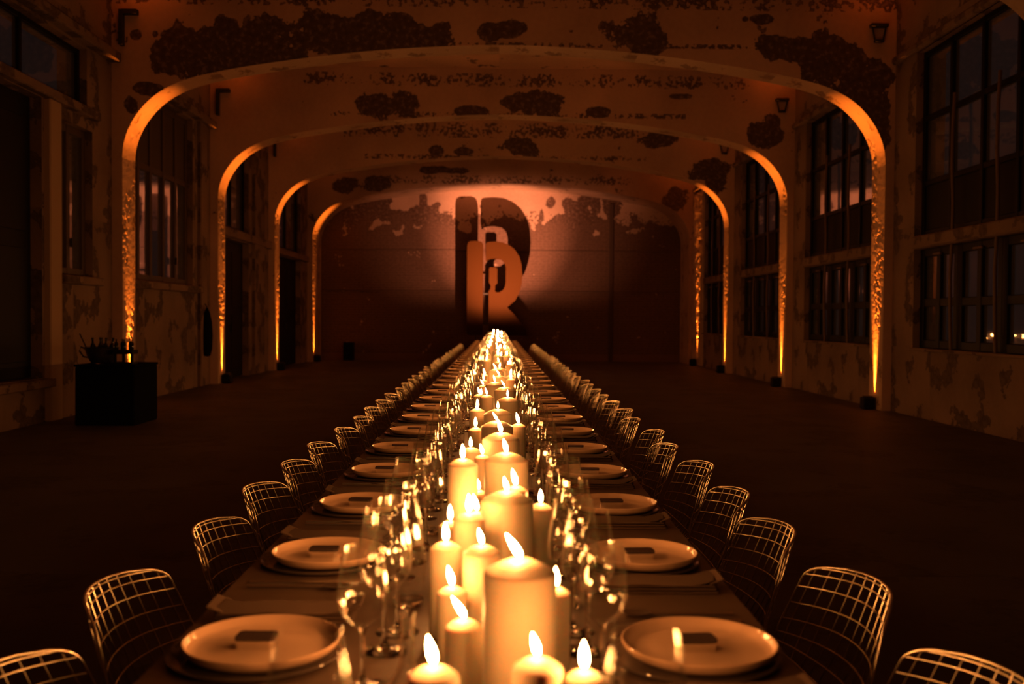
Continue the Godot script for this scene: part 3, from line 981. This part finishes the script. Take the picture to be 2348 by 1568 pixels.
# ---------------------------------------------------------------- wire chairs
func shell_point(u: float, t: float) -> Vector3:
	# u from -1 to 1 across, t from 0 (front of the seat) to 1 (top of the back); the chair faces +x
	var key := [Vector3(0.25, 0.435, 0.215), Vector3(0.19, 0.437, 0.235), Vector3(0.05, 0.415, 0.262), Vector3(-0.09, 0.402, 0.275), Vector3(-0.19, 0.425, 0.275), Vector3(-0.245, 0.50, 0.268), Vector3(-0.285, 0.59, 0.252), Vector3(-0.318, 0.68, 0.228), Vector3(-0.33, 0.715, 0.214)]
	var f := t * (key.size() - 1)
	var i := mini(int(f), key.size() - 2)
	var p: Vector3 = (key[i] as Vector3).cubic_interpolate(key[i + 1], key[maxi(i - 1, 0)], key[mini(i + 2, key.size() - 1)], f - i)
	var back := smoothstep(0.42, 0.72, t)
	return Vector3(p.x + 0.082 * back * u * u, p.y + 0.055 * (1.0 - back) * u * u - 0.015 * back * u * u, p.z * u)

func rim_limit(t: float) -> float:
	# how far |u| goes at t: rounded corners at both ends
	var r := 0.13
	var e := minf(t, 1.0 - t)
	if e >= r: return 1.0
	var q := (r - e) / r
	return 1.0 - 0.42 * (1.0 - sqrt(maxf(0.0, 1.0 - q * q)))

func rim_reach(u: float) -> Vector2:
	var lo := 0.0
	var hi := 1.0
	for k in 60:
		if rim_limit(lo) < absf(u): lo += 0.004
		if rim_limit(hi) < absf(u): hi -= 0.004
	return Vector2(lo, hi)

func make_chair(split: bool) -> Node3D:
	var o := Node3D.new()
	var all := MB.new()
	var add := func(path: Array, r: float) -> void:
		if split:
			var mb := MB.new()
			mb.tube(path, r, 6)
			part(o, "wire", mb.mesh(), M.chrome)
		else:
			all.tube(path, r, 5)
	var n_u := 12
	for k in n_u:
		var u := -0.90 + 1.80 * k / (n_u - 1)
		var reach := rim_reach(u)
		var path := []
		for s in 19: path.append(shell_point(u, lerpf(reach.x, reach.y, s / 18.0)))
		add.call(path, 0.0023)
	for k in 17:
		var t := 0.055 + 0.89 * k / 16.0
		var lim := rim_limit(t)
		var path := []
		for s in 13: path.append(shell_point(lerpf(-lim, lim, s / 12.0), t) + Vector3(0, 0.002, 0))
		add.call(path, 0.0023)
	if not split: part(o, "wire_mesh", all.mesh(), M.chrome)
	var rim := []
	for s in 11: rim.append(shell_point(lerpf(-1, 1, s / 10.0) * rim_limit(0.0), 0.0))
	for s in range(1, 40): rim.append(shell_point(rim_limit(s / 40.0), s / 40.0))
	for s in 11: rim.append(shell_point(lerpf(1, -1, s / 10.0) * rim_limit(1.0), 1.0))
	for s in range(1, 40): rim.append(shell_point(-rim_limit(1.0 - s / 40.0), 1.0 - s / 40.0))
	var mb := MB.new()
	mb.tube(rim, 0.0034, 7, true)
	part(o, "rim", mb.mesh(), M.chrome)
	for s in [-1.0, 1.0]:
		mb = MB.new()
		mb.tube([Vector3(0.15, 0.405, s * 0.12), Vector3(0.17, 0.36, s * 0.19), Vector3(0.22, 0.03, s * 0.235), Vector3(0.20, 0.008, s * 0.237), Vector3(-0.20, 0.008, s * 0.237), Vector3(-0.225, 0.03, s * 0.235), Vector3(-0.15, 0.34, s * 0.19), Vector3(-0.13, 0.395, s * 0.12)], 0.007, 7)
		part(o, "leg_frame", mb.mesh(), M.chrome)
	for x in [0.15, -0.13]:
		mb = MB.new()
		mb.tube([Vector3(x, 0.395, -0.125), Vector3(x, 0.395, 0.125)], 0.006, 6)
		part(o, "cross_rod", mb.mesh(), M.chrome)
	return o

func side_name(s: int) -> String:
	return "drinks-stand side" if s < 0 else "black-window side"

func build_chairs() -> void:
	var near := make_chair(true)
	var far := make_chair(false)
	for k in range(0, SETTINGS):
		for s in [-1, 1]:
			var d := FIRST + PITCH * k
			copy_of(near if k < 8 else far, "wire_chair", "shiny wire mesh chair, %s from the near table end along the %s" % [ordinal(k + 1), side_name(s)], "chair", "wire chairs along the table",
				Vector3(TX + 0.033 + s * (0.525 + rng.randf_range(-0.02, 0.025)), 0, -d + rng.randf_range(-0.02, 0.02)), (0.0 if s < 0 else PI) + rng.randf_range(-0.05, 0.05))
	near.free()
	far.free()

# ---------------------------------------------------------------- place settings
func build_settings() -> void:
	var mb := MB.new()
	mb.lathe([Vector2(0, 0), Vector2(0.124, 0), Vector2(0.1345, 0.0020), Vector2(0.1390, 0.0058), Vector2(0.1398, 0.0080), Vector2(0.1388, 0.0092), Vector2(0.1368, 0.0092), Vector2(0.1345, 0.0078), Vector2(0.130, 0.0055), Vector2(0.120, 0.0044), Vector2(0, 0.0042)], 72)
	var charger := Node3D.new()
	part(charger, "dish", mb.mesh(), M.charger)
	mb = MB.new()
	mb.lathe([Vector2(0, 0.0), Vector2(0.090, 0.0), Vector2(0.112, 0.0028), Vector2(0.1215, 0.0110), Vector2(0.1240, 0.0180), Vector2(0.1243, 0.0198), Vector2(0.1232, 0.0210), Vector2(0.1218, 0.0210), Vector2(0.1205, 0.0196), Vector2(0.1180, 0.0125), Vector2(0.1110, 0.0068), Vector2(0.100, 0.0053), Vector2(0, 0.0050)], 72)
	var plate := Node3D.new()
	part(plate, "dish", mb.mesh(), M.plate)
	# little tin with a dark lid
	var tin := Node3D.new()
	var rr := func(hx: float, hz: float, r: float) -> PackedVector2Array:
		var out := PackedVector2Array()
		for c in 4:
			var cx: float = (hx - r) * (1 if c == 0 or c == 3 else -1)
			var cz: float = (hz - r) * (1 if c < 2 else -1)
			for q in 5:
				var th := PI / 2 * c + PI / 2 * q / 4.0
				out.append(Vector2(cx + r * cos(th), cz + r * sin(th)))
		return out
	var turn_up := Basis(Vector3.RIGHT, -PI / 2)
	mb = MB.new()
	mb.prism(rr.call(0.031, 0.0205, 0.008), 0.0, 0.0135)
	var body := part(tin, "body", mb.mesh(), M.tin)
	body.basis = turn_up
	mb = MB.new()
	mb.prism(rr.call(0.032, 0.0215, 0.0085), 0.0135, 0.0185)
	var lid := part(tin, "lid", mb.mesh(), M.lid)
	lid.basis = turn_up
	lid.set_meta("label", "dark glossy lid")
	# folded napkin: three loose layers and turned-up ends
	var napkin := Node3D.new()
	for layer in 3:
		mb = MB.new()
		var rows := 13
		var hx := 0.125 - layer * 0.003
		var hz := 0.044 - layer * 0.002
		var y0 := 0.001 + layer * 0.0062
		var th := 0.0052
		for face in 2:
			for i in rows - 1:
				for j in 5:
					var P := func(a: int, b: int) -> Vector3:
						var fx := -1.0 + 2.0 * a / (rows - 1)
						var fz := -1.0 + 2.0 * b / 5.0
						var lift := 0.0022 * sin(fx * 5.0 + layer * 1.3) * absf(fz) + 0.004 * pow(absf(fx), 6.0) * layer
						return Vector3(fx * hx + 0.004 * sin(fz * 2.0 + layer), y0 + maxf(0.0, lift) + th * (1.0 - 0.45 * pow(absf(fz), 4.0)) * face, fz * hz)
					mb.quad(P.call(i, j), P.call(i + 1, j), P.call(i + 1, j + 1), P.call(i, j + 1), Vector3(0, 1 if face == 1 else -1, 0))
		mb.box(Vector3(0, y0 + th * 0.30, hz * 0.98), Vector3(hx * 1.98, th * 0.5, 0.004), 0.001)
		mb.box(Vector3(0, y0 + th * 0.30, -hz * 0.98), Vector3(hx * 1.98, th * 0.5, 0.004), 0.001)
		part(napkin, "fold", mb.mesh(), M.napkin)
	for s in [-1.0, 1.0]:
		mb = MB.new()
		mb.box(Vector3(s * 0.122, 0.0235, 0), Vector3(0.030, 0.004, 0.080), 0.0015, Basis(Vector3(0, 0, 1), s * 0.38))
		part(napkin, "hem", mb.mesh(), M.napkin)
	# cutlery
	var knife := Node3D.new()
	mb = MB.new()
	var poly := PackedVector2Array([Vector2(-0.115, -0.006), Vector2(-0.02, -0.0045), Vector2(0.0, -0.009), Vector2(0.08, -0.010), Vector2(0.105, -0.004), Vector2(0.112, 0.006), Vector2(0.0, 0.006), Vector2(-0.02, 0.0045), Vector2(-0.115, 0.006)])
	mb.prism(poly, 0.0, 0.003)
	part(knife, "blade_and_handle", mb.mesh(), M.cutlery).basis = turn_up
	var spoon := Node3D.new()
	mb = MB.new()
	mb.prism(PackedVector2Array([Vector2(-0.11, -0.005), Vector2(0.045, -0.003), Vector2(0.045, 0.003), Vector2(-0.11, 0.005)]), 0.0015, 0.0045)
	part(spoon, "handle", mb.mesh(), M.cutlery).basis = turn_up
	mb = MB.new()
	mb.lathe([Vector2(0, 0), Vector2(0.012, 0.0012), Vector2(0.019, 0.005), Vector2(0.0205, 0.0075), Vector2(0.0195, 0.0075), Vector2(0.012, 0.003), Vector2(0, 0.002)], 20)
	var sb := part(spoon, "bowl", mb.mesh(), M.cutlery, Vector3(0.068, 0, 0))
	sb.scale = Vector3(1.45, 1, 0.95)
	# glasses
	var wine := Node3D.new()
	mb = MB.new()
	mb.lathe([Vector2(0.004, 0.098), Vector2(0.018, 0.102), Vector2(0.034, 0.115), Vector2(0.0430, 0.135), Vector2(0.0445, 0.152), Vector2(0.0415, 0.180), Vector2(0.0360, 0.210), Vector2(0.0325, 0.232), Vector2(0.0318, 0.2325), Vector2(0.0312, 0.232), Vector2(0.0347, 0.210), Vector2(0.0402, 0.180), Vector2(0.0432, 0.152), Vector2(0.0417, 0.135), Vector2(0.0330, 0.1165), Vector2(0.017, 0.1045), Vector2(0.0, 0.1015)], 112, Vector3.ZERO, 0.0, 1.0, 16, 0.0085)
	part(wine, "bowl", mb.mesh(), M.bowl)
	mb = MB.new()
	mb.lathe([Vector2(0, 0), Vector2(0.036, 0.0), Vector2(0.037, 0.0015), Vector2(0.030, 0.0032), Vector2(0.012, 0.0065), Vector2(0.0050, 0.015), Vector2(0.0040, 0.030), Vector2(0.0038, 0.080), Vector2(0.0055, 0.094), Vector2(0.010, 0.0995), Vector2(0.0, 0.1005)], 28)
	part(wine, "stem_and_foot", mb.mesh(), M.crystal)
	var white := Node3D.new()
	mb = MB.new()
	mb.lathe([Vector2(0.004, 0.088), Vector2(0.016, 0.092), Vector2(0.030, 0.106), Vector2(0.0365, 0.126), Vector2(0.0370, 0.142), Vector2(0.0340, 0.170), Vector2(0.0285, 0.205), Vector2(0.0278, 0.2055), Vector2(0.0272, 0.205), Vector2(0.0328, 0.170), Vector2(0.0358, 0.142), Vector2(0.0353, 0.126), Vector2(0.0290, 0.1075), Vector2(0.015, 0.0945), Vector2(0.0, 0.0915)], 105, Vector3.ZERO, 0.0, 1.0, 15, 0.0085)
	part(white, "bowl", mb.mesh(), M.bowl)
	mb = MB.new()
	mb.lathe([Vector2(0, 0), Vector2(0.033, 0.0), Vector2(0.034, 0.0015), Vector2(0.028, 0.003), Vector2(0.011, 0.006), Vector2(0.0046, 0.014), Vector2(0.0037, 0.030), Vector2(0.0036, 0.072), Vector2(0.005, 0.084), Vector2(0.009, 0.0895), Vector2(0.0, 0.0905)], 28)
	part(white, "stem_and_foot", mb.mesh(), M.crystal)
	var tumbler := Node3D.new()
	mb = MB.new()
	mb.lathe([Vector2(0.0, 0.012), Vector2(0.026, 0.012), Vector2(0.0290, 0.014), Vector2(0.0335, 0.098), Vector2(0.0328, 0.0986), Vector2(0.0320, 0.098), Vector2(0.0278, 0.016), Vector2(0.0, 0.0145)], 105, Vector3.ZERO, 0.0, 1.0, 15, 0.0085)
	part(tumbler, "wall", mb.mesh(), M.bowl)
	mb = MB.new()
	mb.lathe([Vector2(0, 0), Vector2(0.026, 0), Vector2(0.028, 0.002), Vector2(0.0288, 0.011), Vector2(0.0, 0.0115)], 36)
	part(tumbler, "base", mb.mesh(), M.crystal)

	for k in SETTINGS:
		for s in [-1, 1]:
			var d := FIRST + PITCH * k
			var nth := "%s from the near table end, %s" % [ordinal(k + 1), side_name(s)]
			var px: float = TX + s * (0.350 + rng.randf_range(-0.006, 0.006))
			var dz := rng.randf_range(-0.012, 0.012)
			var y := TABLE_Y
			copy_of(charger, "charger_plate", "dark glossy charger plate, " + nth, "plate", "dark charger plates", Vector3(px - 0.003, y, -d + dz), rng.randf() * TAU)
			copy_of(plate, "dinner_plate", "pale dinner plate on a dark charger, " + nth, "plate", "pale dinner plates", Vector3(px + (0.008 if s > 0 else 0.006), y + 0.0062, -d + dz), rng.randf() * TAU)
			copy_of(tin, "gift_tin", "small tin with dark lid on a plate, " + nth, "tin", "small tins on the plates", Vector3(px + s * 0.004, y + 0.0114, -d + dz + rng.randf_range(-0.008, 0.008)), rng.randf_range(-0.10, 0.10))
			# the napkin lies at the diner's left hand: nearer the camera on the window side, farther on the other
			copy_of(napkin, "napkin", "folded dark linen napkin beside a plate, " + nth, "napkin", "folded linen napkins", Vector3(TX + s * 0.345, y, -d + s * 0.205), rng.randf_range(-0.05, 0.05))
			copy_of(knife, "table_knife", "steel table knife beside a plate, " + nth, "knife", "table knives", Vector3(TX + s * 0.355, y, -d - s * 0.172), (0.0 if s < 0 else PI) + rng.randf_range(-0.03, 0.03))
			copy_of(spoon, "table_spoon", "steel spoon beside a plate, " + nth, "spoon", "table spoons", Vector3(TX + s * 0.355, y, -d - s * 0.215), (0.0 if s < 0 else PI) + rng.randf_range(-0.03, 0.03))
			var gx := 0.155 if s < 0 else 0.180
			var j := func(a: float) -> float: return rng.randf_range(-a, a)
			copy_of(wine, "wine_glass", "front large wine glass, " + nth, "wine glass", "large wine glasses", Vector3(TX + s * gx + j.call(0.006), y, -d - 0.01 + j.call(0.02)))
			copy_of(white, "white_wine_glass", "slim clear wine glass, " + nth, "wine glass", "slim wine glasses", Vector3(TX + s * (gx + 0.012) + j.call(0.006), y, -d + 0.125 + j.call(0.015)))
			if k > 0: copy_of(wine, "wine_glass", "rear large wine glass, " + nth, "wine glass", "large wine glasses set back", Vector3(TX + s * (gx - 0.018) + j.call(0.005), y, -d - 0.125 + j.call(0.015)))
			copy_of(tumbler, "water_tumbler", "clear water tumbler between wine glasses, " + nth, "tumbler", "water tumblers", Vector3(TX + s * (gx - 0.02) + j.call(0.006), y, -d - 0.27 + j.call(0.03)))
	for p in [charger, plate, tin, napkin, knife, spoon, wine, white, tumbler]: p.free()
	# one little carafe near the camera
	var c := thing("glass_carafe", "small round glass carafe with a thin neck by the slim candles", "carafe", "", Vector3(-0.118, TABLE_Y, -1.33))
	mb = MB.new()
	mb.lathe([Vector2(0, 0), Vector2(0.022, 0), Vector2(0.030, 0.010), Vector2(0.033, 0.028), Vector2(0.029, 0.045), Vector2(0.016, 0.062), Vector2(0.010, 0.078), Vector2(0.009, 0.135), Vector2(0.0115, 0.145), Vector2(0.010, 0.145), Vector2(0.0076, 0.134), Vector2(0.0085, 0.078), Vector2(0.0145, 0.061), Vector2(0.0272, 0.044), Vector2(0.031, 0.028), Vector2(0.028, 0.011), Vector2(0, 0.005)], 32)
	part(c, "vessel", mb.mesh(), M.crystal)

# ---------------------------------------------------------------- candles
var wax_cache := {}
var flame_meshes := []
var wick_mesh: ArrayMesh
var candle_count := 0

func wax_mesh(r: float, h: float) -> ArrayMesh:
	var key := "%d_%d" % [roundi(r * 1000), roundi(h * 1000)]
	if not wax_cache.has(key):
		var mb := MB.new()
		var e := minf(0.006, r * 0.18)
		mb.lathe([Vector2(0, 0), Vector2(r - 0.001, 0), Vector2(r, 0.001), Vector2(r, h * 0.5), Vector2(r, h - e), Vector2(r - e * 0.3, h - e * 0.35), Vector2(r - e, h), Vector2(r * 0.66, h + r * 0.14), Vector2(r * 0.36, h + r * 0.26), Vector2(r * 0.16, h + r * 0.28), Vector2(0, h + r * 0.24)], 40 if r > 0.04 else 30)
		wax_cache[key] = mb.mesh()
	return wax_cache[key]

func candle(x: float, d: float, r: float, h: float, lean: int, turn: float, label: String) -> void:
	h = snappedf(h, 0.01)
	r = snappedf(r, 0.001)
	var o := thing("pillar_candle", label, "candle", "burning pillar candles", Vector3(x, TABLE_Y, -d), turn)
	var wax := part(o, "wax", wax_mesh(r, h), M.wax)
	var top := h + r * 0.24
	part(wax, "wick", wick_mesh, M.wick, Vector3(0, top - 0.003, 0))
	var f := part(o, "flame", flame_meshes[lean], M.flame, Vector3(0, top + 0.004, 0))
	f.scale = Vector3.ONE * rng.randf_range(0.85, 1.15)
	var l := OmniLight3D.new()
	l.name = "flame_light"
	l.light_color = lin(1.0, 0.30, 0.055)
	l.light_energy = CANDLE_E
	l.light_size = 0.004
	l.omni_range = 60.0
	l.omni_attenuation = 2.0
	l.shadow_enabled = true
	o.add_child(l)
	l.position = Vector3(0, top + 0.014, 0)
	candle_count += 1

func build_candles() -> void:
	for b in [-0.001, -0.007, -0.017, 0.004]:
		var mb := MB.new()
		mb.lathe([Vector2(0, 0), Vector2(0.0022, 0.0008), Vector2(0.0042, 0.0045), Vector2(0.0050, 0.0090), Vector2(0.0049, 0.0135), Vector2(0.0040, 0.0190), Vector2(0.0024, 0.0240), Vector2(0.0009, 0.0280), Vector2(0, 0.0295)], 14, Vector3.ZERO, b, 0.0295)
		flame_meshes.append(mb.mesh())
	var wk := MB.new()
	wk.tube([Vector3(0, 0, 0), Vector3(0.0004, 0.006, 0), Vector3(0.0014, 0.011, 0)], 0.0009, 6)
	wick_mesh = wk.mesh()
	# the candles that can be told apart near the camera: [column, row of the top, distance, radius, lean of the flame, words]
	var list := [
		[1347, 1553, 1.16, 0.024, 0, "short slim pillar candle at the bottom edge, next to the slim wine glasses"],
		[998, 1545, 1.14, 0.030, 1, "short pillar candle at the bottom edge, closest to the pale plates"],
		[1238, 1530, 1.17, 0.030, 1, "short dark-sided pillar candle standing before the widest candle"],
		[1196, 1306, 1.34, 0.050, 2, "widest pillar candle in front, its long flame leaning over"],
		[1068, 1432, 1.42, 0.0265, 2, "slim pillar candle with leaning flame touching the widest candle"],
		[1280, 1352, 1.45, 0.021, 0, "slim unobtrusive pillar candle half behind the widest candle"],
		[1040, 1352, 1.56, 0.024, 1, "slim lower pillar candle in front of a taller slim one"],
		[1025, 1248, 1.69, 0.028, 0, "tall slim pillar candle with straight flame beside the wine glasses"],
		[1108, 1258, 1.62, 0.032, 1, "medium pillar candle just behind the widest candle"],
		[1078, 1187, 1.79, 0.029, 0, "medium pillar candle with merged bright flames, left of the second wide candle"],
		[1165, 1138, 1.87, 0.050, 1, "second wide pillar candle of the row"],
		[1035, 1203, 1.97, 0.024, 0, "low small pillar candle behind the tall slim one"],
		[1096, 1178, 2.02, 0.021, 1, "slim pillar candle hidden behind the merged flames"],
		[1185, 1122, 2.03, 0.024, 1, "slim pillar candle whose flame shows behind the second wide candle"],
		[1243, 1157, 2.05, 0.026, 0, "slim pillar candle to the window side of the second wide candle"],
		[1063, 1062, 2.12, 0.032, 0, "tall medium pillar candle with high straight flame"],
		[1163, 1052, 2.26, 0.050, 1, "third wide pillar candle of the row"],
		[1100, 1128, 2.33, 0.021, 1, "slim low pillar candle beside the third wide candle"],
		[1081, 1036, 2.62, 0.030, 0, "medium pillar candle behind the tall medium one"],
		[1108, 1050, 2.50, 0.020, 1, "very slim pillar candle between two medium ones"],
		[1150, 998, 2.66, 0.050, 1, "fourth wide pillar candle of the row"],
		[1141, 969, 3.06, 0.050, 2, "fifth wide pillar candle of the row, flame leaning far over"],
		[1092, 982, 3.12, 0.024, 0, "slim tall pillar candle beside the fifth wide candle"],
		[1190, 972, 3.15, 0.024, 1, "slim pillar candle on the window side of the fifth wide candle"],
		[1143, 944, 3.46, 0.050, 0, "sixth wide pillar candle of the row"],
		[1096, 940, 3.55, 0.028, 0, "medium pillar candle beside the sixth wide candle"],
		[1165, 918, 3.88, 0.046, 0, "seventh wide pillar candle, set towards the windows"],
		[1117, 910, 4.05, 0.028, 1, "medium pillar candle behind the sixth wide candle"],
	]
	for c in list:
		var d: float = c[2]
		var x: float = (c[0] - 1140.0) / 2283.0 * d
		var top: float = CAM_H - (c[1] - 730.0) / 2283.0 * d
		candle(x, d, c[3], top - TABLE_Y - c[3] * 0.1, c[4], rng.randf_range(-0.4, 0.4), c[5])
	var d := 4.30
	var n := 7
	var small := 0
	while d < 23.55:
		n += 1
		candle(0.012 + rng.randf_range(-0.022, 0.022), d, rng.randf_range(0.044, 0.051), rng.randf_range(0.15, 0.235), rng.randi() % 4, rng.randf_range(-0.5, 0.5), "wide pillar candle in the middle of the table, %s wide one from the near end" % ordinal(n))
		for s in [-1, 1]:
			if s < 0 or rng.randf() < 0.7:
				small += 1
				candle(s * rng.randf_range(0.075, 0.088), d + rng.randf_range(0.09, 0.26), rng.randf_range(0.020, 0.031), rng.randf_range(0.09, 0.24), rng.randi() % 4, rng.randf_range(-0.5, 0.5), "slim pillar candle flanking the wide row, %s slim one beyond the seventh wide candle" % ordinal(small))
		d += rng.randf_range(0.32, 0.37)
	print("candles ", candle_count)
